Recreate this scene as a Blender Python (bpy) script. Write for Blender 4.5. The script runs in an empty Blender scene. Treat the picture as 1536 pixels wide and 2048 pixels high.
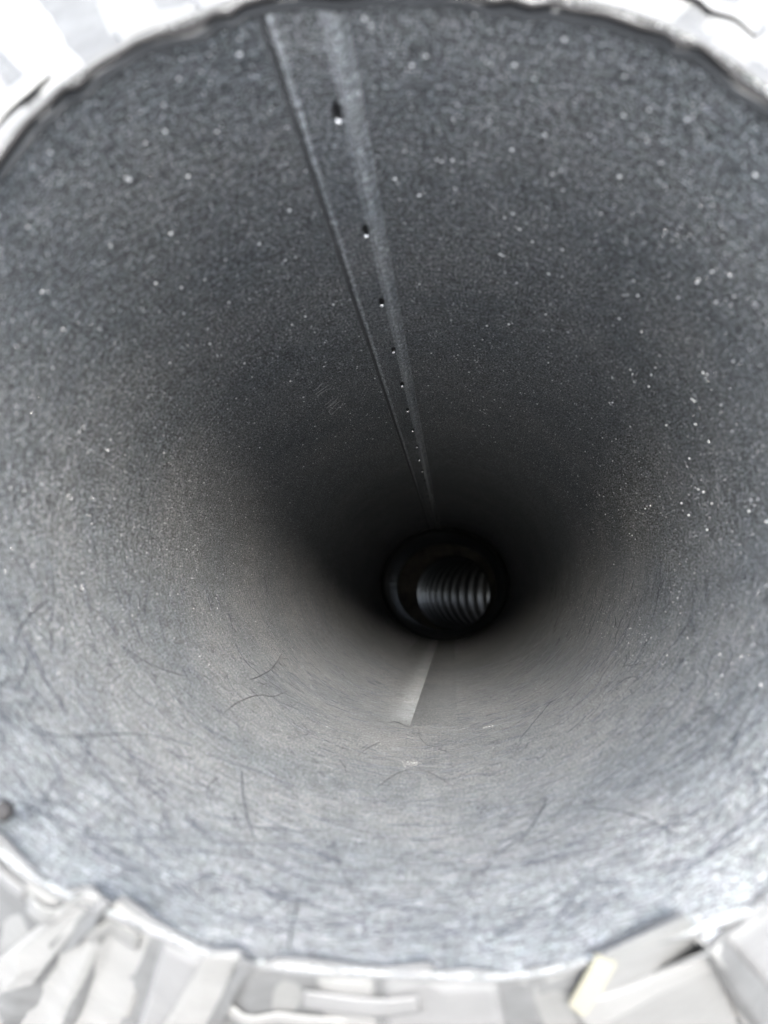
import bpy, bmesh, math, random
from mathutils import Vector, Matrix, noise

S = bpy.context.scene
R = math.radians
B = 0.125                      # half the height of the pipe's oval section, metres
TILT = R(-8)                   # the far end stands a little higher than the mouth
MOUTH_H = 0.245                 # height of the mouth's centre above the ground
T = Matrix.Translation((0, 0, MOUTH_H)) @ Matrix.Rotation(-TILT, 4, 'X')   # pipe frame -> world (pipe runs along +Y)

# ------------------------------------------------------------------ camera
cam_d = bpy.data.cameras.new("camera")
cam = bpy.data.objects.new("camera", cam_d)
S.collection.objects.link(cam)
S.camera = cam
CAM = Vector((0.130 * B, -1.6 * B, -0.238 * B))
cam.matrix_world = T @ Matrix.Translation(CAM) @ Matrix.Rotation(R(90), 4, 'X')
cam_d.sensor_fit = 'VERTICAL'
cam_d.sensor_height = 36
cam_d.lens = 36 * 1540 / 2048
cam_d.shift_x = -137 / 2048        # looking square into the mouth, frame shifted up and left
cam_d.shift_y = 171 / 2048
cam_d.clip_start = 0.005
cam_d.clip_end = 3000
cam_d.dof.use_dof = True
cam_d.dof.focus_distance = 0.60
cam_d.dof.aperture_fstop = 7.6

# ------------------------------------------------------------------ light
SUN_DIR = (T.to_3x3() @ Vector((0.10, -1.0, 0.285))).normalized()
W = bpy.data.worlds.new("World")
S.world = W
W.use_nodes = True
nt = W.node_tree
bg = nt.nodes['Background']
sky = nt.nodes.new('ShaderNodeTexSky')
sky.sky_type = 'NISHITA'
sky.sun_disc = False
sky.sun_elevation = math.asin(SUN_DIR.z)
sky.sun_rotation = math.atan2(SUN_DIR.x, SUN_DIR.y)
sky.dust_density = 1.5
sky.air_density = 0.55
sky.ozone_density = 1.5
hs = nt.nodes.new('ShaderNodeHueSaturation')          # thin even cloud: the sky is paler than a clear one
hs.inputs['Saturation'].default_value = 0.42
nt.links.new(sky.outputs[0], hs.inputs['Color'])
nt.links.new(hs.outputs[0], bg.inputs['Color'])
bg.inputs['Strength'].default_value = 0.15
sun_d = bpy.data.lights.new("sun", 'SUN')
sun_d.energy = 0.50
sun_d.angle = R(21)
sun_d.color = (1.0, 0.99, 0.975)
sun = bpy.data.objects.new("sun", sun_d)
S.collection.objects.link(sun)
sun.rotation_euler = SUN_DIR.to_track_quat('Z', 'Y').to_euler()

S.view_settings.view_transform = 'Standard'
S.view_settings.look = 'None'
S.view_settings.exposure = 4.25
S.view_settings.gamma = 1.0
S.cycles.max_bounces = 10
S.cycles.diffuse_bounces = 6
S.cycles.glossy_bounces = 6
S.cycles.sample_clamp_indirect = 4.0

# ------------------------------------------------------------------ materials
def new_mat(name):
    m = bpy.data.materials.new(name)
    m.use_nodes = True
    n = m.node_tree
    return m, n, n.nodes['Principled BSDF']

def N(n, kind, **kw):
    x = n.nodes.new(kind)
    for k, v in kw.items():
        if k.startswith('i_'):
            x.inputs[k[2:].replace('_', ' ')].default_value = v
        else:
            setattr(x, k, v)
    return x

def ramp(n, src, stops):
    r = n.nodes.new('ShaderNodeValToRGB')
    el = r.color_ramp.elements
    el[0].position, el[0].color = stops[0]
    el[1].position, el[1].color = stops[-1]
    for p, c in stops[1:-1]:
        e = el.new(p); e.color = c
    n.links.new(src, r.inputs[0])
    return r

def g(v, w=0.0):
    return (v * (1 + w), v, v * (1 - w), 1)

def mix(n, fac, a, b, mode='MIX'):
    x = n.nodes.new('ShaderNodeMix')
    x.data_type = 'RGBA'
    x.blend_type = mode
    for sock, val in ((x.inputs[0], fac), (x.inputs[6], a), (x.inputs[7], b)):
        if hasattr(val, 'is_output'):
            n.links.new(val, sock)
        else:
            sock.default_value = val
    return x.outputs[2]

def metal(name, base=0.11, metallic=0.0, rough=0.62, grain=1.0, bump=1.0, painted_tone=None):
    """galvanised sheet: pebbled grain, fine brushing round the pipe, cloudy spangle. UV = metres round / along."""
    m, n, p = new_mat(name)
    uv = N(n, 'ShaderNodeUVMap')
    uv.uv_map = 'UVMap'
    def mp(sx, sy):
        q = N(n, 'ShaderNodeMapping')
        q.inputs['Scale'].default_value = (sx, sy, 1)
        n.links.new(uv.outputs[0], q.inputs[0])
        return q.outputs[0]
    def nz(vec, scale, detail=2.0, rough_=0.5):
        q = N(n, 'ShaderNodeTexNoise', i_Scale=scale, i_Detail=detail, i_Roughness=rough_)
        n.links.new(vec, q.inputs['Vector'])
        return q.outputs['Fac']
    peb = nz(mp(1, 1), 1000, 2.0, 0.5)
    peb2 = nz(mp(1, 1), 480, 2.0, 0.5)
    fine = nz(mp(1, 1), 1700, 1.0)
    brush = nz(mp(0.10, 1), 1100, 3.0, 0.6)
    cloud = nz(mp(1, 1), 14, 4.0, 0.6)
    spang = nz(mp(0.6, 1), 120, 3.0, 0.6)
    c0 = ramp(n, cloud, [(0.3, g(base * 0.86, -0.08)), (0.7, g(base * 1.14, -0.03))]).outputs[0]
    c1 = ramp(n, spang, [(0.3, g(0.86)), (0.7, g(1.12))]).outputs[0]
    c2 = ramp(n, peb, [(0.38, g(0.22)), (0.5, g(0.85)), (0.62, g(2.4))]).outputs[0]
    c3 = ramp(n, brush, [(0.38, g(0.5)), (0.62, g(1.5))]).outputs[0]
    # coloured flecks, very faint
    flk = N(n, 'ShaderNodeTexNoise', i_Scale=300.0, i_Detail=1.0)
    n.links.new(mp(1, 1), flk.inputs['Vector'])
    col = mix(n, 1.0, c0, c1, 'MULTIPLY')
    # the floor of the pipe is rubbed smoother than its roof
    tco = N(n, 'ShaderNodeTexCoord')
    sx = N(n, 'ShaderNodeSeparateXYZ'); n.links.new(tco.outputs['Object'], sx.inputs[0])
    wz = N(n, 'ShaderNodeMapRange'); wz.inputs[1].default_value = -0.085; wz.inputs[2].default_value = 0.02
    wz.inputs[3].default_value = 0.52 * grain; wz.inputs[4].default_value = grain
    n.links.new(sx.outputs['Z'], wz.inputs[0]); gf = wz.outputs[0]
    col = mix(n, gf, col, mix(n, 1.0, col, c2, 'MULTIPLY'))
    c4 = ramp(n, peb2, [(0.36, g(0.68)), (0.5, g(0.97)), (0.64, g(1.42))]).outputs[0]
    col = mix(n, gf, col, mix(n, 1.0, col, c4, 'MULTIPLY'))
    col = mix(n, 0.9, col, mix(n, 1.0, col, c3, 'MULTIPLY'))
    col = mix(n, 0.05, col, flk.outputs['Color'], 'OVERLAY')
    if painted_tone:                                      # painted colour gain: (u0, gain0, u1, gain1, v0, v1)
        u0, g0, u1, g1, v0, v1 = painted_tone
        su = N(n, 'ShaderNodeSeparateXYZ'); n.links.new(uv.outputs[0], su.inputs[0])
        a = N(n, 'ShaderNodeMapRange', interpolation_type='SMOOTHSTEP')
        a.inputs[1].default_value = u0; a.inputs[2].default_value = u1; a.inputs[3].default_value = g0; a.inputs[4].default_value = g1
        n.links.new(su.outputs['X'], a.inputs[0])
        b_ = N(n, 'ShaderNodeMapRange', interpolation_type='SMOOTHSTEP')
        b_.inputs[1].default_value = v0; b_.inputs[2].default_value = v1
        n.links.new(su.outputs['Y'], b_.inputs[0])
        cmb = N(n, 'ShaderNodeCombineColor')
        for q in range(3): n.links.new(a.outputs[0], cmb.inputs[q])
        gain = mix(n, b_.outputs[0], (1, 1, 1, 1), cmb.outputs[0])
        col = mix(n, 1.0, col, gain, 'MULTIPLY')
    n.links.new(col, p.inputs['Base Color'])
    p.inputs['Metallic'].default_value = metallic
    p.inputs['Specular IOR Level'].default_value = 0.3
    rr = ramp(n, peb, [(0.3, g(rough + 0.12)), (0.7, g(rough - 0.10))]).outputs[0]
    n.links.new(rr, p.inputs['Roughness'])
    b1 = N(n, 'ShaderNodeBump', i_Strength=1.0 * bump, i_Distance=0.0016)
    n.links.new(gf, b1.inputs['Strength'])
    n.links.new(peb, b1.inputs['Height'])
    b2 = N(n, 'ShaderNodeBump', i_Strength=0.5 * bump, i_Distance=0.0005)
    n.links.new(brush, b2.inputs['Height']); n.links.new(b1.outputs[0], b2.inputs['Normal'])
    b3 = N(n, 'ShaderNodeBump', i_Strength=0.4 * bump, i_Distance=0.0002)
    n.links.new(fine, b3.inputs['Height']); n.links.new(b2.outputs[0], b3.inputs['Normal'])
    b4 = N(n, 'ShaderNodeBump', i_Strength=0.25, i_Distance=0.004)
    n.links.new(cloud, b4.inputs['Height']); n.links.new(b3.outputs[0], b4.inputs['Normal'])
    n.links.new(b4.outputs[0], p.inputs['Normal'])
    return m

def plain(name, c, rough=0.6, metallic=0.0, var=0.2, scale=60.0, bump=0.2, dist=0.001):
    m, n, p = new_mat(name)
    tc = N(n, 'ShaderNodeTexCoord')
    q = N(n, 'ShaderNodeTexNoise', i_Scale=scale, i_Detail=4.0, i_Roughness=0.6)
    n.links.new(tc.outputs['Object'], q.inputs['Vector'])
    lo = tuple(v * (1 - var) for v in c) + (1,)
    hi = tuple(min(1, v * (1 + var)) for v in c) + (1,)
    r = ramp(n, q.outputs['Fac'], [(0.3, lo), (0.7, hi)])
    n.links.new(r.outputs[0], p.inputs['Base Color'])
    p.inputs['Roughness'].default_value = rough
    p.inputs['Metallic'].default_value = metallic
    p.inputs['Specular IOR Level'].default_value = 0.3
    b = N(n, 'ShaderNodeBump', i_Strength=bump, i_Distance=dist)
    n.links.new(q.outputs['Fac'], b.inputs['Height'])
    n.links.new(b.outputs[0], p.inputs['Normal'])
    return m

M_WALL = metal('galvanised_sheet', painted_tone=(-2.0, 1.5, -1.0, 1.5, 6.5 * B, 11.0 * B))  # deep end painted paler for the faint halo of light near the ring
M_LAP = metal('galvanised_lap', base=0.125, rough=0.55)
M_DARK = metal('dull_lap_sheet', base=0.11, rough=0.62, painted_tone=(9 - 0.115 * B, 0.72, 9 + 0.13 * B, 1.0, 2.8 * B, 3.3 * B))
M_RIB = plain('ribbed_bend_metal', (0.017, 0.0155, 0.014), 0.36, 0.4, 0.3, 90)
M_RUB = plain('black_gasket', (0.012, 0.012, 0.012), 0.6)
M_SLOT = plain('punched_slot_shadow', (0.008, 0.008, 0.009), 0.8)
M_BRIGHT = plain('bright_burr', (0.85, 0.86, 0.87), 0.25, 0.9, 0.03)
M_RIDGE = metal('highlit_ridge', base=0.11, rough=0.62, painted_tone=(9 - 0.31 * B, 1.0, 9 - 0.125 * B, 1.8, 2.85 * B, 3.2 * B))  # highlight along the ridge painted into the base colour
M_EDGE = metal('lit_rolled_edge', base=0.24, rough=0.5, grain=0.8)  # paler base stands in for light caught on the bevel
M_BEAD = plain('zinc_bead', (0.92, 0.93, 0.93), 0.35, 0.3, 0.04)  # near-white base so the dots pass for glints
M_SCR = plain('scratch_dirt', (0.025, 0.028, 0.036), 0.7)
M_HAIR = plain('dark_hair', (0.03, 0.03, 0.035), 0.5)
M_GAP = plain('shaded_gap', (0.058, 0.06, 0.063), 0.8)  # dark base stands in for shade in the seam groove
M_PLATE = plain('brown_dull_zinc', (0.055, 0.047, 0.038), 0.6, 0.1, 0.5, 40)  # mottled brown tone of the step plate
M_BRUSH = plain('rubbed_streak', (0.17, 0.175, 0.19), 0.5)
M_FLECK = plain('white_fleck', (0.5, 0.5, 0.48), 0.6)
M_EMB = plain('embossed_line', (0.32, 0.33, 0.33), 0.5, 0.1, 0.05)
M_BACK = plain('collar_backing', (0.045, 0.047, 0.050), 0.75, 0.0, 0.22, 70, 0.5, 0.002)
M_STRIP = [plain('pale_strip_%s' % k, c, 0.6, 0.0, 0.10, 55, 0.5, 0.002) for k, c in
           (('grey', (0.070, 0.072, 0.074)), ('white', (0.088, 0.090, 0.092)), ('cool', (0.073, 0.075, 0.079)))]
M_CREAM = plain('cream_sliver', (0.12, 0.117, 0.095), 0.5, 0.0, 0.03)
M_GROUND = plain('dark_ground', (0.04, 0.045, 0.04), 0.9, 0.0, 0.25, 3, 0.4, 0.01)  # unseen ground, toned dark to limit light bounced into the pipe
M_WOOD = plain('sawn_timber', (0.30, 0.21, 0.13), 0.8, 0.0, 0.3, 18, 0.4, 0.003)

# ------------------------------------------------------------------ helpers
def link(name, me, mats, parent=None, world=None):
    o = bpy.data.objects.new(name, me)
    S.collection.objects.link(o)
    if not isinstance(mats, (list, tuple)):
        mats = [mats]
    if not me.materials:
        for m in mats:
            me.materials.append(m)
    if parent:
        o.parent = parent
    elif world is not None:
        o.matrix_world = world
    return o

def mesh(name, verts, faces, uvs=None, smooth=True, mi=None):
    me = bpy.data.meshes.new(name)
    me.from_pydata([tuple(v) for v in verts], [], faces)
    if uvs:
        l = me.uv_layers.new(name='UVMap')
        idx = [0] * len(me.loops)
        me.loops.foreach_get('vertex_index', idx)
        flat = []
        for i in idx:
            flat += uvs[i]
        l.data.foreach_set('uv', flat)
    me.polygons.foreach_set('use_smooth', [smooth] * len(me.polygons))
    if mi:
        me.polygons.foreach_set('material_index', mi)
    me.update()
    return me

AX = 1.14
# outline of the opening in the mouth plane (x, z in B), measured from the rim, anticlockwise from the left
top = [(0, 335), (25, 300), (60, 255), (95, 225), (128, 190), (135, 184), (162, 182), (190, 150), (240, 120), (280, 95), (320, 80), (385, 68), (405, 57), (430, 38), (462, 37), (490, 18), (540, 5),
       (600, -4), (690, 0), (760, -8), (840, -8), (920, -2), (985, 14), (1020, 8), (1062, 22), (1100, 17), (1140, 30), (1210, 40), (1275, 63), (1332, 76), (1352, 97), (1398, 102), (1430, 130), (1480, 178), (1536, 212)]
bot = [(1600, 1740), (1536, 1800), (1470, 1860), (1420, 1905), (1368, 1832), (1290, 1868), (1210, 1908), (1140, 1940), (1060, 1948), (1052, 1962), (930, 1950), (870, 1955), (855, 1938), (760, 1948), (640, 1934), (560, 1925), (505, 1940), (470, 1908), (400, 1905), (300, 1850), (235, 1800), (205, 1835), (178, 1782), (110, 1795), (50, 1745), (0, 1690), (-60, 1640)]
def mp_(p):
    return (0.13 + (p[0] - 905) / 965.0, -0.238 - (p[1] - 1195) / 965.0)
tab = []
for p in [mp_(q) for q in top + bot]:
    th = math.atan2(p[1], p[0] / AX) % (2 * math.pi)
    tab.append((th, math.hypot(p[0] / AX, p[1])))
tab.sort()
def hole(th):
    th %= 2 * math.pi
    for i in range(len(tab)):
        a, b = tab[i], tab[(i + 1) % len(tab)]
        ta, tb = a[0], b[0]
        if i == len(tab) - 1:
            tb += 2 * math.pi
            if th < ta: th += 2 * math.pi
        if ta <= th <= tb:
            t = (th - ta) / max(1e-6, tb - ta)
            return a[1] + (b[1] - a[1]) * t
    return 1.0
HS = []
for i in range(360):
    acc = 0.0
    for k in range(-5, 6):
        acc += hole(R(i + k * 1.2))
    HS.append(acc / 11)
def flare(y, th=0.0):                           # y in units of B, depth inside the mouth: the wall opens out to the uneven rim
    t = min(1.0, max(0.0, y / 0.6))
    if t >= 1.0:
        return 1.0
    d = math.degrees(th) % 360.0
    i0 = int(d) % 360
    h = HS[i0] + (HS[(i0 + 1) % 360] - HS[i0]) * (d - int(d))
    h += 0.006 + 0.022 * max(0.0, math.sin(th)) ** 0.5 if math.sin(th) > 0 else 0.0
    return 1.0 + (h - 1.0) * (1 - t) ** 2
def sect(th, y, inset=0.0):
    """point on the inner wall; th from +X anticlockwise, y depth in B, inset in metres towards the axis"""
    f = flare(y, th)
    x, z = AX * f * math.cos(th), f * math.sin(th)
    d = 0.004 * math.sin(2 * th + 0.7 * y) + 0.003 * noise.noise(Vector((math.cos(th) * 1.5, math.sin(th) * 1.5, y * 0.5)))
    nx, nz = math.cos(th) / AX, math.sin(th)
    l = math.hypot(nx, nz)
    k = d * B - inset
    return Vector((x * B + nx / l * k, y * B, z * B + nz / l * k))
def theta_top(x):                               # angle on the upper wall with horizontal offset x (in B)
    return math.acos(x / AX)

Z_JOINT = 12.1                                  # depth of the joint ring (B)
Z_BEND = 15.9

# ------------------------------------------------------------------ the pipe
pipe = bpy.data.objects.new('duct_pipe', None)
S.collection.objects.link(pipe)
pipe.matrix_world = T
pipe['label'] = 'dark inside of a long grey galvanised sheet metal pipe seen through its open mouth'
pipe['category'] = 'pipe'

def tube_mesh(name, y0, y1, ny, nth=224, thick=0.0015, inset=0.0, power=1.0):
    vs, uv, fs = [], [], []
    for side in (0, 1):
        for j in range(ny + 1):
            t = (j / ny) ** power
            y = y0 + (y1 - y0) * t
            for i in range(nth + 1):
                th = 2 * math.pi * i / nth - math.pi / 2
                yy = y - 0.010 * min(1.0, max(0.0, -math.sin(th) * 3)) if (j == 0 and y0 == 0.0) else y
                vs.append(sect(th, yy, inset if side == 0 else inset - thick))
                uv.append((i / nth * 2 * math.pi * 1.07 * B, y * B))
    W_ = nth + 1
    off = (ny + 1) * W_
    for j in range(ny):
        for i in range(nth):
            a = j * W_ + i
            fs.append((a, a + W_, a + W_ + 1, a + 1))
            b = a + off
            fs.append((b, b + 1, b + W_ + 1, b + W_))
    for i in range(nth):
        fs.append((i, i + 1, off + i + 1, off + i))
        a = ny * W_ + i
        fs.append((a, off + a, off + a + 1, a + 1))
    me = mesh(name, vs, fs, uv)
    n0 = 2 * ny * nth
    me.polygons.foreach_set('material_index', [0] * n0 + [1] * (len(me.polygons) - n0))
    return me

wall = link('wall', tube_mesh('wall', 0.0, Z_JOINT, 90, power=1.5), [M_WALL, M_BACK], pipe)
far = link('far_section', tube_mesh('far_section', Z_JOINT + 0.02, Z_BEND, 20, 96, inset=0.0012), [M_LAP, M_BACK], pipe)
far['label'] = 'second length of pipe beyond the black joint ring'

# joint ring: a black gasket standing proud, uneven, thicker at the upper right
vs, fs = [], []
nt_, nr = 160, 12
for i in range(nt_):
    th = 2 * math.pi * i / nt_
    w = 0.038 + 0.07 * max(0, math.cos(th - R(45))) ** 2 + 0.03 * max(0, math.cos(th - R(185))) ** 2 + 0.006 * noise.noise(Vector((math.cos(th) * 3, math.sin(th) * 3, 1)))
    for k in range(nr):
        q = 2 * math.pi * k / nr
        vs.append(sect(th, Z_JOINT + 0.25 * math.cos(q), (w * (0.5 - 0.5 * math.sin(q)) - 0.004) * B))
for i in range(nt_):
    for k in range(nr):
        a, b = i * nr + k, i * nr + (k + 1) % nr
        c, d = ((i + 1) % nt_) * nr + (k + 1) % nr, ((i + 1) % nt_) * nr + k
        fs.append((a, b, c, d))
ringo = link('joint_ring', mesh('joint_ring', vs, fs), M_RUB, pipe)

# ribbed bend at the far end turning to the right: each rib a corrugation
vs, uv, fs = [], [], []
nb, nth = 260, 80
RB = 1.9
SC = 0.85
for j in range(nb + 1):
    s = j / nb
    ang = s * R(100)
    rib = 0.045 * (0.5 - 0.5 * math.cos(s * 2 * math.pi * 17)) ** 0.6
    for i in range(nth + 1):
        th = 2 * math.pi * i / nth
        r = SC - rib
        lx, lz = r * math.cos(th), r * math.sin(th)
        # centre of bend at +X
        cx = RB - (RB - lx) * math.cos(ang)
        cy = (RB - lx) * math.sin(ang)
        vs.append(Vector(((cx + 0.17) * B, (Z_BEND + cy) * B, (lz - 0.14) * B)))
        uv.append((i / nth * 0.8, s * 0.4))
for j in range(nb):
    for i in range(nth):
        a = j * (nth + 1) + i
        fs.append((a, a + nth + 1, a + nth + 2, a + 1))
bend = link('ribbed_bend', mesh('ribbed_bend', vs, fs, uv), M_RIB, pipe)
bend['label'] = 'bend with close ribs at the far dark end of the pipe'
# step plate between far section and bend
vs, uv, fs = [], [], []
for i in range(97):
    th = 2 * math.pi * i / 96
    vs.append(sect(th, Z_BEND, -0.001)); vs.append(Vector(((0.84 * math.cos(th) + 0.17) * B, (Z_BEND + 0.01) * B, (0.84 * math.sin(th) - 0.14) * B)))
    uv += [(i * 0.01, 0), (i * 0.01, 0.02)]
    if i < 96:
        fs.append((2 * i, 2 * i + 1, 2 * i + 3, 2 * i + 2))
link('reducer_plate', mesh('reducer_plate', vs, fs, uv), M_PLATE, pipe)

# --- top seam: lapped strip with a groove on the left and a raised rolled edge on the right
prof = []           # (x offset in B, height above wall in metres)
XL, XR = -0.262, -0.096
for x, h in ((XL - 0.020, 0.0001), (XL - 0.014, -0.0012), (XL - 0.004, -0.0014), (XL, 0.0002), (XL + 0.004, 0.0016), (XL + 0.012, 0.0019), (XL + 0.018, 0.0015), (XL + 0.03, 0.0011),
             (-0.20, 0.0010), (-0.17, 0.0010), (-0.153, 0.0011), (-0.143, 0.0016), (-0.138, 0.0036), (-0.128, 0.0045), (-0.112, 0.0032), (-0.102, 0.0012), (XR, 0.0003), (XR + 0.003, -0.0002)):
    prof.append((x, h))
vs, uv, fs = [], [], []
ny = 150
for j in range(ny + 1):
    y = 0.005 + (Z_JOINT - 0.01) * (j / ny) ** 1.4
    wob = 0.0016 * noise.noise(Vector((y * 1.3, 3.3, 0)))
    for k, (x, h) in enumerate(prof):
        wx = x + wob * (1 if k > 8 else -1) + 0.0012 * noise.noise(Vector((y * 2.5, 9.3 + (k > 8) * 5, 0)))
        p = sect(theta_top(wx), y, max(h, 0.00005))
        vs.append(p)
        uv.append((5 + x * B * 1.02, y * B))
for j in range(ny):
    for k in range(len(prof) - 1):
        a = j * len(prof) + k
        fs.append((a, a + 1, a + len(prof) + 1, a + len(prof)))
WS = len(prof)
K0 = 10
is_edge = lambda f: (f[0] % WS) >= K0 or (f[0] % WS) in (4, 5)
seam_f = [f for f in fs if not is_edge(f)]
edge_f = [f for f in fs if is_edge(f)]
fs = seam_f
edge = link('rolled_edge', mesh('rolled_edge', vs, edge_f, uv), M_EDGE, pipe)
edge['label'] = 'paler rolled edges of the seam strip, broad on the right'
seam = link('seam_strip', mesh('seam_strip', vs, fs, uv), M_LAP, pipe)
seam['label'] = 'lapped seam strip with a raised right edge and a row of punched marks'
# dark band painted in for the shade of the groove left of the strip
vs, fs = [], []
for j in range(ny + 1):
    y = 0.005 + (Z_JOINT - 0.01) * (j / ny) ** 1.4
    for x, h in ((XL - 0.017, 0.00006), (XL - 0.013, 0.0003), (XL - 0.003, 0.0003), (XL - 0.001, 0.00006)):
        vs.append(sect(theta_top(x + 0.0012 * noise.noise(Vector((y * 2.5, 9.3, 0)))), y, h))
for j in range(ny):
    for k in range(3):
        a = j * 4 + k
        fs.append((a, a + 1, a + 5, a + 4))
link('seam_gap', mesh('seam_gap', vs, fs), M_GAP, pipe)

# --- punched marks: a dark slot with a bright burr at its deeper end
def frame_at(th, y, lift):
    p = sect(th, y, lift)
    t = (sect(th + 0.01, y, lift) - p).normalized()
    yv = Vector((0, 1, 0))
    n = t.cross(yv).normalized()
    if n.dot(Vector((p.x, 0, p.z))) > 0:
        n = -n
    return Matrix(((t.x, yv.x, n.x, p.x), (t.y, yv.y, n.y, p.y), (t.z, yv.z, n.z, p.z), (0, 0, 0, 1)))
def slot_mesh():
    bm = bmesh.new()
    L, Wd = 0.0042, 0.0013
    # rounded slot outline (rim raised, floor dark)
    def outline(k, h):
        out = []
        for i in range(16):
            q = 2 * math.pi * i / 16
            out.append(bm.verts.new((Wd * k * math.cos(q), (L * k if k < 1.2 else L + 0.0006) * math.sin(q) * (1.0), h)))
        return out
    o2 = outline(1.45, -0.0002); o1 = outline(1.1, 0.00035); o0 = outline(0.98, 0.0001)
    for A, Bq in ((o2, o1), (o1, o0)):
        for i in range(16):
            f = bm.faces.new((A[i], A[(i + 1) % 16], Bq[(i + 1) % 16], Bq[i])); f.material_index = 0
    f = bm.faces.new(o0); f.material_index = 1
    for f in bm.faces:
        f.material_index = 1 if len(f.verts) > 4 else (1 if f.calc_center_median().z > 0.0002 else 0)
    me = bpy.data.meshes.new('punched_mark'); bm.to_mesh(me); bm.free()
    me.materials.append(M_LAP); me.materials.append(M_SLOT)
    me.uv_layers.new(name='UVMap')
    return me
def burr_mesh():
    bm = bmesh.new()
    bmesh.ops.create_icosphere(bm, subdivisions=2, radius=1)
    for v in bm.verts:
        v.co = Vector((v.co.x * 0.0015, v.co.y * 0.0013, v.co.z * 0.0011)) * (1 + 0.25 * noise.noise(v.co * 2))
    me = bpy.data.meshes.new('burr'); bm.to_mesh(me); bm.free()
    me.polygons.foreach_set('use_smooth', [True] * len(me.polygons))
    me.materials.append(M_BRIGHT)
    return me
me_slot, me_burr = slot_mesh(), burr_mesh()
for k in range(19):
    y = 0.337 + 0.608 * k
    th = theta_top(-0.160 + 0.0025 * math.sin(k * 2.1))
    s = bpy.data.objects.new('punched_mark', me_slot); S.collection.objects.link(s)
    s.parent = pipe
    s.matrix_local = frame_at(th, y, 0.0012)
    b = bpy.data.objects.new('burr', me_burr); S.collection.objects.link(b)
    b.parent = s
    b.location = (0.0003, 0.0046, 0.0006)

# --- floor seam of the deeper sheet: ridge line with a dull lapped sheet to its right
XS = -0.0     # horizontal offset of the ridge, in B
def theta_bot(x):
    return -math.acos(x / AX)
def band(name, xs, y0, y1, mat, label=None, ny=60):
    vs, uv, fs = [], [], []
    for j in range(ny + 1):
        for x, h in xs:
            ys = y0 + 0.22 * noise.noise(Vector((x * 14, 7.7, 0)))
            y = ys + (y1 - ys) * j / ny
            vs.append(sect(theta_bot(x + 0.001 * noise.noise(Vector((y, 4, 0)))), y, h))
            uv.append((9 + x * B, y * B))
    for j in range(ny):
        for k in range(len(xs) - 1):
            a = j * len(xs) + k
            fs.append((a, a + 1, a + len(xs) + 1, a + len(xs)))
    o = link(name, mesh(name, vs, fs, uv), mat, pipe)
    if label:
        o['label'] = label
    return o
band('floor_ridge', [(-0.44 + 0.0322 * q, 0.00008 + 0.0014 * math.sin(math.pi * (q / 10) ** 4)) for q in range(11)], 2.95, Z_BEND - 0.1, M_RIDGE, 'pale ridge of the floor seam running into the dark')
band('floor_lap', [(-0.121, 0.0001), (-0.117, 0.0004), (-0.08, 0.0004), (-0.04, 0.0004), (0.0, 0.0004), (0.05, 0.0003), (0.10, 0.0003), (0.16, 0.0001)], 2.95, Z_JOINT - 0.1, M_DARK, 'duller lapped sheet right of the floor ridge')

# --- faint embossed characters on the left upper wall: O ( and I I I U strokes
def strokes(name, segs, x0, y0, mat, rad, label=None):
    """segs: polylines in mm around / along, laid on the wall at angle theta0 and depth y0"""
    vs, fs = [], []
    for pl in segs:
        base = len(vs)
        for k, (u, v) in enumerate(pl):
            c = sect(x0 + u * 0.001 / (1.07 * B), y0 + v * 0.001 / B, rad * 0.3)
            fr = frame_at(x0 + u * 0.001 / (1.07 * B), y0 + v * 0.001 / B, rad * 0.3)
            k0, k1 = max(0, k - 1), min(len(pl) - 1, k + 1)
            d = Vector((pl[k1][0] - pl[k0][0], pl[k1][1] - pl[k0][1])).normalized()
            side = fr.to_3x3() @ Vector((-d.y, d.x, 0)) if fr.to_3x3().col[0].length else Vector((1, 0, 0))
            up = fr.to_3x3().col[2]
            e = 0.35 if k in (0, len(pl) - 1) else 1.0
            vs += [c + side * rad * e, c + up * rad * 0.8 * e, c - side * rad * e]
        for k in range(len(pl) - 1):
            a = base + k * 3
            for q in range(3):
                fs.append((a + q, a + (q + 1) % 3, a + 3 + (q + 1) % 3, a + 3 + q))
    o = link(name, mesh(name, vs, fs), mat, pipe)
    if label:
        o['label'] = label
    return o

def img_to_wall(px, py):
    """direction through the mouth (in the pipe frame) met with the wall: angle and depth. px,py in design units of the
    cross-section: slopes of the sight line from the viewing point"""
    dx, dz = (px - 905) / 1540, -(py - 1195) / 1540
    cx, cz = CAM.x / B, CAM.z / B
    A = (dx / AX) ** 2 + dz ** 2
    Bq = 2 * (cx * dx / AX ** 2 + cz * dz)
    Cq = (cx / AX) ** 2 + cz ** 2 - 1
    t = (-Bq + math.sqrt(Bq * Bq - 4 * A * Cq)) / (2 * A)
    x, z = cx + dx * t, cz + dz * t
    return math.atan2(z, x / AX), t - 1.6

def poly_on_wall(pts, n=8):
    """smooth polyline through measured points -> list of (theta, y)"""
    out = []
    P = [Vector((a, b)) for a, b in pts]
    for i in range(len(P) - 1):
        p0, p1, p2, p3 = P[max(0, i - 1)], P[i], P[i + 1], P[min(len(P) - 1, i + 2)]
        for k in range(n):
            t = k / n
            out.append(0.5 * ((2 * p1) + (p2 - p0) * t + (2 * p0 - 5 * p1 + 4 * p2 - p3) * t * t + (3 * p1 - p0 - 3 * p2 + p3) * t ** 3))
    out.append(P[-1])
    return [img_to_wall(p.x, p.y) for p in out]

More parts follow.
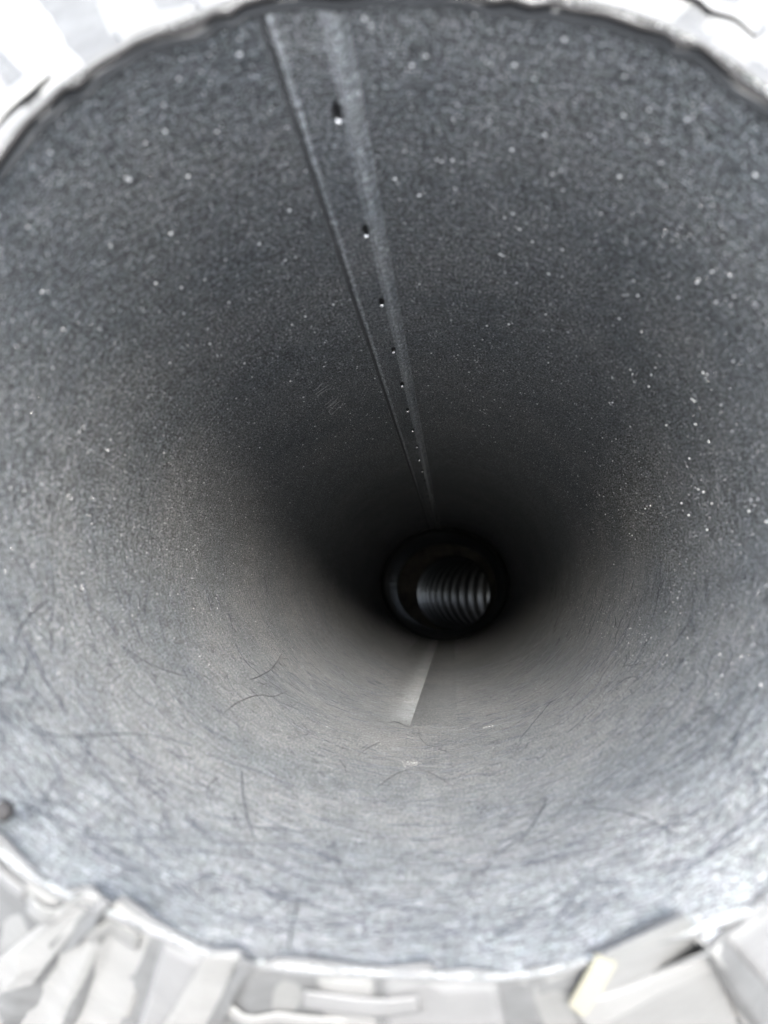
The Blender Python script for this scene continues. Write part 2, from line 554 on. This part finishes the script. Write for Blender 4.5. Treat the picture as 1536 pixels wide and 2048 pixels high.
def ribbon(vs, fs, path, rad, lift=0.3):
    base = len(vs)
    pts = [sect(th, y, rad * lift) for th, y in path]
    for k, c in enumerate(pts):
        th, y = path[k]
        d = (pts[min(len(pts) - 1, k + 1)] - pts[max(0, k - 1)])
        if d.length < 1e-9:
            d = Vector((0, 1, 0))
        d.normalize()
        up = -Vector((math.cos(th) / AX, 0, math.sin(th))).normalized()
        side = d.cross(up).normalized()
        e = 0.3 if k in (0, len(pts) - 1) else 1.0
        vs += [c + side * rad * e, c + up * rad * e, c - side * rad * e]
    for k in range(len(pts) - 1):
        a = base + k * 3
        for q in range(3):
            fs.append((a + q, a + (q + 1) % 3, a + 3 + (q + 1) % 3, a + 3 + q))

marks = [[(631, 780), (637, 773), (643, 767), (649, 766)],
         [(630, 788), (640, 781), (650, 774), (657, 768)],
         [(635, 793), (641, 786), (650, 780), (656, 777)],
         [(658, 778), (660, 776), (663, 773)],
         [(648, 811), (656, 805), (663, 799), (668, 796)],
         [(652, 816), (661, 809), (670, 801), (677, 793)],
         [(660, 812), (664, 809), (670, 804), (674, 801)],
         [(661, 827), (658, 822), (666, 814), (674, 806), (680, 801)],
         [(658, 822), (662, 829), (668, 824), (676, 816), (685, 808), (684, 806), (687, 811)]]
vs, fs = [], []
for pl in marks:
    ribbon(vs, fs, poly_on_wall(pl, 4), 0.00032)
o = link('embossed_marking', mesh('embossed_marking', vs, fs), M_EMB, pipe)
o['label'] = 'faint stamped characters left of the seam strip'

# --- scratches on the lower wall and sides, many fine ones (joined)
rnd = random.Random(5)
vs, fs = [], []
def wander(th, y, ang, length, curve, n=9):
    path = []
    for k in range(n):
        path.append((th, y))
        st = length / n
        th += math.cos(ang) * st / (1.07 * B)
        y += math.sin(ang) * st / B
        ang += curve / n + rnd.gauss(0, 0.06)
    return path
for i in range(2800):
    th = rnd.uniform(R(190), R(350))
    y = 0.15 + rnd.random() ** 1.7 * 6.0
    ang = rnd.choice((0, math.pi)) + rnd.gauss(0, 0.5)
    if rnd.random() < 0.2:
        ang = rnd.uniform(0, math.pi)
    ln = rnd.lognormvariate(-4.6, 0.65)
    ribbon(vs, fs, wander(th, y, ang, min(ln * 1.3, 0.07), rnd.gauss(0, 0.6)), rnd.choice((0.0001, 0.00013, 0.00016, 0.00021)))
o = link('scratches', mesh('scratches', vs, fs), M_SCR, pipe); o['kind'] = 'stuff'
# pale brush marks on the right wall, following its curve
vs, fs = [], []
for i in range(420):
    th = rnd.uniform(R(-12), R(75))
    y = 0.5 + rnd.random() * 5.5
    ribbon(vs, fs, wander(th, y, rnd.choice((0, math.pi)) + rnd.gauss(0, 0.12), rnd.uniform(0.008, 0.035), rnd.gauss(0, 0.15)), rnd.uniform(0.00003, 0.00006))
o = link('brush_marks', mesh('brush_marks', vs, fs), M_BRUSH, pipe); o['kind'] = 'stuff'

# measured long scratches
long_scr = [[(60, 1455), (130, 1470), (200, 1468), (270, 1465), (340, 1476), (385, 1490)],
            [(410, 1505), (480, 1530), (560, 1560), (600, 1575)],
            [(484, 1540), (487, 1590), (495, 1630), (510, 1678)],
            [(1040, 1690), (1075, 1640), (1095, 1600)],
            [(1180, 1618), (1240, 1625), (1300, 1640), (1348, 1660)],
            [(1245, 1590), (1270, 1570), (1285, 1553)],
            [(960, 1640), (1000, 1625), (1060, 1610)],
            [(246, 1290), (290, 1320), (330, 1338), (370, 1350)],
            [(1165, 1610), (1220, 1560), (1260, 1530)],
            [(960, 1750), (1000, 1710), (1050, 1672)],
            [(580, 1880), (590, 1830), (600, 1790)],
            [(1040, 1480), (1080, 1430), (1105, 1400)],
            [(960, 1000), (962, 1002)]]
vs, fs = [], []
for pl in long_scr[:-1]:
    ribbon(vs, fs, poly_on_wall(pl), 0.00027)
o = link('long_scratch', mesh('long_scratch', vs, fs), M_SCR, pipe); o['kind'] = 'stuff'

# --- countless tiny near-white dots painted in for glints, most on the upper wall
bm0 = bmesh.new(); bmesh.ops.create_icosphere(bm0, subdivisions=1, radius=1)
iv = [v.co.copy() for v in bm0.verts]; ifc = [tuple(v.index for v in f.verts) for f in bm0.faces]; bm0.free()
vs, fs = [], []
def bead(th, y, r):
    c = sect(th, y, 0)
    b = len(vs)
    e = rnd.uniform(1.0, 1.6)
    for v in iv:
        vs.append(c + Vector((v.x * r * e, v.y * r, v.z * r)))
    for f in ifc:
        fs.append(tuple(b + q for q in f))
for i in range(620):
    bead(R(-5) + R(190) * rnd.betavariate(1.7, 2.4), 0.05 + rnd.random() ** 1.3 * 4.2, rnd.choice((0.00022, 0.00026, 0.00032, 0.00042, 0.00055)))
for i in range(5200):
    bead(R(-35) + R(250) * rnd.betavariate(1.6, 1.9), rnd.random() ** 1.2 * 5.0, rnd.uniform(0.00012, 0.00028))
for i in range(160):
    bead(rnd.uniform(R(200), R(340)), rnd.random() * 3.2, rnd.uniform(0.00008, 0.00016))
o = link('glint_beads', mesh('glint_beads', vs, fs), M_BEAD, pipe); o['kind'] = 'stuff'

# ------------------------------------------------------------------ loose hairs and flecks lying in the pipe
def hair(pts, rad, label, group=None):
    vs, fs = [], []
    ribbon(vs, fs, poly_on_wall(pts, 10), rad, lift=1.2)
    o = link('hair_strand', mesh('hair_strand', vs, fs), M_HAIR, None, T)
    o['label'] = label; o['category'] = 'hair'; o['group'] = 'dark hairs lying on the pipe floor'
    return o
hair([(500, 1359), (520, 1352), (540, 1340), (552, 1325), (563, 1308)], 0.00022, 'short bent dark hair left of the floor ridge, beside the curled one')
hair([(572, 1333), (562, 1332), (558, 1324), (564, 1317), (575, 1320), (578, 1330)], 0.0002, 'small hair curled into a ring on the left floor')
hair([(448, 1425), (480, 1402), (520, 1390), (545, 1394), (575, 1382)], 0.0002, 'wavy dark hair below the curled one on the left floor')
hair([(836, 1460), (842, 1480), (858, 1494), (880, 1500), (895, 1508)], 0.0002, 'dark hair hooked in a J just nearer than the end of the floor ridge')
hair([(716, 1514), (735, 1498), (760, 1486)], 0.0002, 'short slanting dark hair left of the J shaped one')
hair([(752, 1578), (780, 1558), (810, 1544), (840, 1542), (870, 1553), (900, 1572)], 0.0002, 'arched dark hair nearest the white letter-like flecks')
hair([(678, 1520), (688, 1534), (692, 1550)], 0.00022, 'short dark hair curved like a bracket left of the white flecks')
hair([(455, 1245), (460, 1262), (466, 1272), (462, 1280)], 0.0002, 'tiny S shaped hair highest on the left floor')

def fleck(pts, r, label):
    vs, fs = [], []
    for k, (px, py) in enumerate(pts):
        th, y = img_to_wall(px, py)
        c = sect(th, y, r * 0.5); b = len(vs)
        for v in iv:
            vs.append(c + Vector((v.x * r * (1 + 0.5 * noise.noise(Vector((k, v.x, 0)))), v.y * r * 2.0, v.z * r * 0.7)))
        for f in ifc:
            fs.append(tuple(b + q for q in f))
    o = link('white_fleck', mesh('white_fleck', vs, fs), M_FLECK, None, T)
    o['label'] = label; o['category'] = 'fleck'
    return o
fleck([(805, 1526), (808, 1532), (810, 1536), (813, 1530), (815, 1526), (818, 1531), (822, 1527), (822, 1533), (826, 1530), (829, 1528), (832, 1532), (833, 1527)], 0.00024,
      'cluster of white scratched flecks on the middle of the pipe floor')
fleck([(968, 1457), (973, 1455), (979, 1454), (985, 1453)], 0.0004, 'single small white sliver right of the floor ridge end')

# ------------------------------------------------------------------ collar of pale strips wrapped over the mouth
collar = bpy.data.objects.new('wrapped_collar', None)
S.collection.objects.link(collar)
collar.parent = pipe
collar['label'] = 'pale grey strips folded over the mouth'
def cpt(th, rad, lift):
    """point on the collar: rad in units of the oval, lift towards the viewer in metres; the collar curls back outward"""
    out = max(0.0, rad - hole(th) + 0.012)
    y = -lift + (0.80 - 0.12 * math.sin(th)) * out * B
    return Vector((AX * rad * math.cos(th) * B, y, rad * math.sin(th) * B))

# backing sheet with the measured opening
vs, fs = [], []
n_ = 720
lev = [(0.002, 0.0010), (0.0, 0.0006), (0.0, 0.0), (0.02, 0.0), (0.1, 0), (0.25, 0), (0.45, 0), (0.7, 0), (1.05, 0)]
for i in range(n_):
    th = 2 * math.pi * i / n_
    h = hole(th) + 0.002 * noise.noise(Vector((math.cos(th) * 20, math.sin(th) * 20, 0)))
    for dr, back in lev:
        r = h + dr
        v = cpt(th, r, 0.0003 + 0.0006 * noise.noise(Vector((math.cos(th) * r * 6, math.sin(th) * r * 6, 2))))
        v.y += back
        vs.append(v)
for i in range(n_):
    for k in range(len(lev) - 1):
        a = i * len(lev) + k; b = ((i + 1) % n_) * len(lev) + k
        fs.append((a, a + 1, b + 1, b))
bk = link('backing_sheet', mesh('backing_sheet', vs, fs), M_BACK, collar)
sm = bk.modifiers.new('thick', 'SOLIDIFY'); sm.thickness = 0.0012; sm.offset = 1

# raw sheet edge and its shadow gap, painted as one dark line, upper rim
vs, fs = [], []
n2 = 420
for i in range(n2 + 1):
    th = R(8) + R(166) * i / n2
    e = min(1.0, min(i, n2 - i) / 60)
    h = hole(th)
    w = (0.0075 + 0.003 * noise.noise(Vector((th * 6, 0, 4)))) * e + 0.0004
    for dr, l in ((0.003, 0.0030), (-w, 0.0030), (-w, 0.0010), (0.003, 0.0008)):
        vs.append(cpt(th, h + dr, l + 0.0012))
for i in range(n2):
    for k in range(3):
        a = i * 4 + k
        fs.append((a, a + 1, a + 5, a + 4))
link('edge_shadow', mesh('edge_shadow', vs, fs), M_SLOT, collar)

def strip(name, th0, th1, r0, r1, lift, mat, skew=0.0, n=(10, 16), follow=True, seed=0.0, inward=0.0):
    """a flat strip on the collar between two angles and radii; r0 measured from the opening edge when follow"""
    vs, fs = [], []
    na, nr_ = n
    for i in range(na + 1):
        u = i / na
        for j in range(nr_ + 1):
            v = j / nr_
            th = th0 + (th1 - th0) * u + skew * v
            base = hole(th0 + (th1 - th0) * u) if follow else 1.0
            r = base + r0 + (r1 - r0) * v
            e = min(u, 1 - u) * 2
            cr = 0.0007 * noise.noise(Vector((math.cos(th) * r * 9 + seed, math.sin(th) * r * 9, seed))) + 0.0010 * e ** 0.5
            p = cpt(th, r, lift + cr)
            if inward > 0:                       # fold the inner end over the rim and lay it on the wall
                tq = th0 + (th1 - th0) * u
                if j == 0:
                    d_ = inward * (1 + 0.25 * noise.noise(Vector((u * 3, seed, 1))))
                    p = sect(tq, d_, 0.0006)
                elif j == 1:
                    p = sect(tq, inward * 0.35, 0.0011)
                elif j == 2:
                    p = sect(tq, -0.012, 0.0012)
            vs.append(p)
    for i in range(na):
        for j in range(nr_):
            a = i * (nr_ + 1) + j
            fs.append((a, a + nr_ + 1, a + nr_ + 2, a + 1))
    o = link(name, mesh(name, vs, fs), mat, collar)
    m = o.modifiers.new('thick', 'SOLIDIFY'); m.thickness = 0.0006; m.offset = 1
    return o

rr = random.Random(11)
# radial strips all round, with dark gaps; widths and gaps uneven
th = 0.0
k = 0
while th < 2 * math.pi - 0.05:
    w = rr.uniform(0.10, 0.20)
    gap = rr.choice((0.012, 0.02, 0.035))
    k += 1
    strip('radial_strip', th, min(th + w, 2 * math.pi), rr.uniform(0.0, 0.006), 1.0, 0.0011 + 0.0005 * (k % 3), M_STRIP[k % 3], skew=rr.uniform(-0.05, 0.05), seed=k * 1.7)
    th += w + gap
# hoop strips crossing them
for k in range(26):
    t0 = k * 2 * math.pi / 26 + rr.uniform(-0.05, 0.05)
    r0 = rr.choice((0.05, 0.09, 0.20, 0.26))
    strip('hoop_strip', t0, t0 + rr.uniform(0.14, 0.26), r0, r0 + rr.uniform(0.04, 0.08), 0.0028 + 0.0005 * (k % 2), M_STRIP[(k + 1) % 3], n=(14, 6), seed=k * 3.1 + 50)

def patch(name, poly, lift, mat, label=None, thick=0.0012, dome=0.0):
    """flat piece with a given outline in the mouth plane"""
    P = [mp_(q) for q in poly]
    c = Vector((sum(p[0] for p in P) / len(P), sum(p[1] for p in P) / len(P)))
    bm = bmesh.new()
    def mk(x, z, l):
        x_, z_ = x, z
        for _ in range(6):                        # slide out along the sloping collar
            v = cpt(math.atan2(z, x / AX), math.hypot(x / AX, z), l)
            q = (v.y - CAM.y) / (1.6 * B)
            x2, z2 = 0.130 + (x_ - 0.130) * q, -0.238 + (z_ + 0.238) * q
            x, z = x2, z2
        return bm.verts.new(v)
    rings = []
    for s, dl in ((1.0, 0), (0.94, dome * 0.6), (0.6, dome)):
        rings.append([mk(c.x + (p[0] - c.x) * s, c.y + (p[1] - c.y) * s, lift + dl) for p in P])
    for A, Q in zip(rings, rings[1:]):
        for i in range(len(P)):
            bm.faces.new((A[i], A[(i + 1) % len(P)], Q[(i + 1) % len(P)], Q[i]))
    bm.faces.new(rings[-1])
    bmesh.ops.recalc_face_normals(bm, faces=bm.faces)
    me = bpy.data.meshes.new(name); bm.to_mesh(me); bm.free()
    o = link(name, me, mat, collar)
    m = o.modifiers.new('thick', 'SOLIDIFY'); m.thickness = thick; m.offset = 0
    if label: o['label'] = label
    return o
patch('folded_flap', [(1205, 1908), (1372, 1830), (1432, 1932), (1480, 2060), (1180, 2080), (1150, 1990)], 0.0040, M_STRIP[0], 'largest folded flap, a pointed corner at the lower right', dome=0.001)
patch('folded_flap', [(1150, 2010), (1300, 1950), (1425, 1905), (1432, 1935), (1300, 2000), (1180, 2070)], 0.0052, M_STRIP[1], 'bright fold crossing the largest flap', dome=0.001)
patch('cream_sliver', [(1192, 1912), (1232, 1926), (1206, 1975), (1196, 2012), (1165, 2032), (1138, 2008), (1165, 1962)], 0.0056, M_CREAM, 'cream coloured sliver stuck on the flap')
patch('folded_flap', [(140, 1800), (178, 1782), (200, 1792), (60, 1970), (0, 1990), (-20, 1930)], 0.0042, M_STRIP[1], 'white strip end beside the widest dark gap, lower left')
patch('folded_flap', [(412, 1908), (478, 1908), (400, 2090), (300, 2090)], 0.0042, M_STRIP[1], 'white slanting strip left of the lower middle')
patch('dark_slit', [(200, 1793), (222, 1806), (190, 1850), (150, 1895), (112, 1912), (95, 1890), (140, 1850)], 0.0044, M_BACK, 'widest dark gap between strips, lower left')
patch('dark_slit', [(484, 1918), (510, 1928), (470, 1985), (430, 2070), (400, 2070), (450, 1980)], 0.0044, M_BACK)

# small dark rivet at the left of the mouth
bm = bmesh.new()
bmesh.ops.create_uvsphere(bm, u_segments=20, v_segments=12, radius=0.0026)
for v in bm.verts: v.co.y *= 1.0; v.co.z *= 1.1
me = bpy.data.meshes.new('rivet'); bm.to_mesh(me); bm.free()
me.polygons.foreach_set('use_smooth', [True] * len(me.polygons))
rv = link('rivet', me, M_SLOT, pipe)
q = mp_((-24, 1642)); rv.location = (q[0] * B * 0.985, 0.004, q[1] * B * 0.985)

# ------------------------------------------------------------------ what carries it: ground and timber blocks, plus an unseen slab added for bounced light
gm = mesh('ground', [(-400, -400, 0), (400, -400, 0), (400, 400, 0), (-400, 400, 0)], [(0, 1, 2, 3)], smooth=False)
go = link('ground', gm, M_GROUND); go['kind'] = 'structure'
M_SLAB = plain('bounce_paving', (0.60, 0.585, 0.555), 0.85, 0.0, 0.12, 30, 0.5, 0.003)  # slab added out of view to throw light onto the upper wall
def block(name, cx, cy, cz, sx, sy, sz, mat, label, cat):
    bm = bmesh.new(); bmesh.ops.create_cube(bm, size=1)
    for v in bm.verts:
        v.co = Vector((v.co.x * sx, v.co.y * sy, v.co.z * sz))
    bmesh.ops.bevel(bm, geom=bm.edges[:], offset=0.004, segments=2, affect='EDGES')
    me = bpy.data.meshes.new(name); bm.to_mesh(me); bm.free()
    o = link(name, me, mat); o.location = (cx, cy, cz)
    o['label'] = label; o['category'] = cat
    return o
block('bounce_slab', 0, -0.15, 0.011, 1.8, 1.5, 0.022, M_SLAB, 'unseen pale slab added under the mouth to bounce light into the pipe', 'slab')
for yy, lab, z0, ww in ((0.30, 'low sawn timber block under the mouth end of the pipe', 0.022, 0.3), (1.45, 'taller sawn timber block under the far end of the pipe', 0.0, 0.3)):
    zt = min((T @ Vector((0, yy + d, -1.0 * B))).z for d in (-0.05, 0.05)) - 0.006
    block('timber_block', 0, yy, (zt + z0) / 2 + 0.001, ww, 0.09, zt - z0 - 0.002, M_WOOD, lab, 'block')
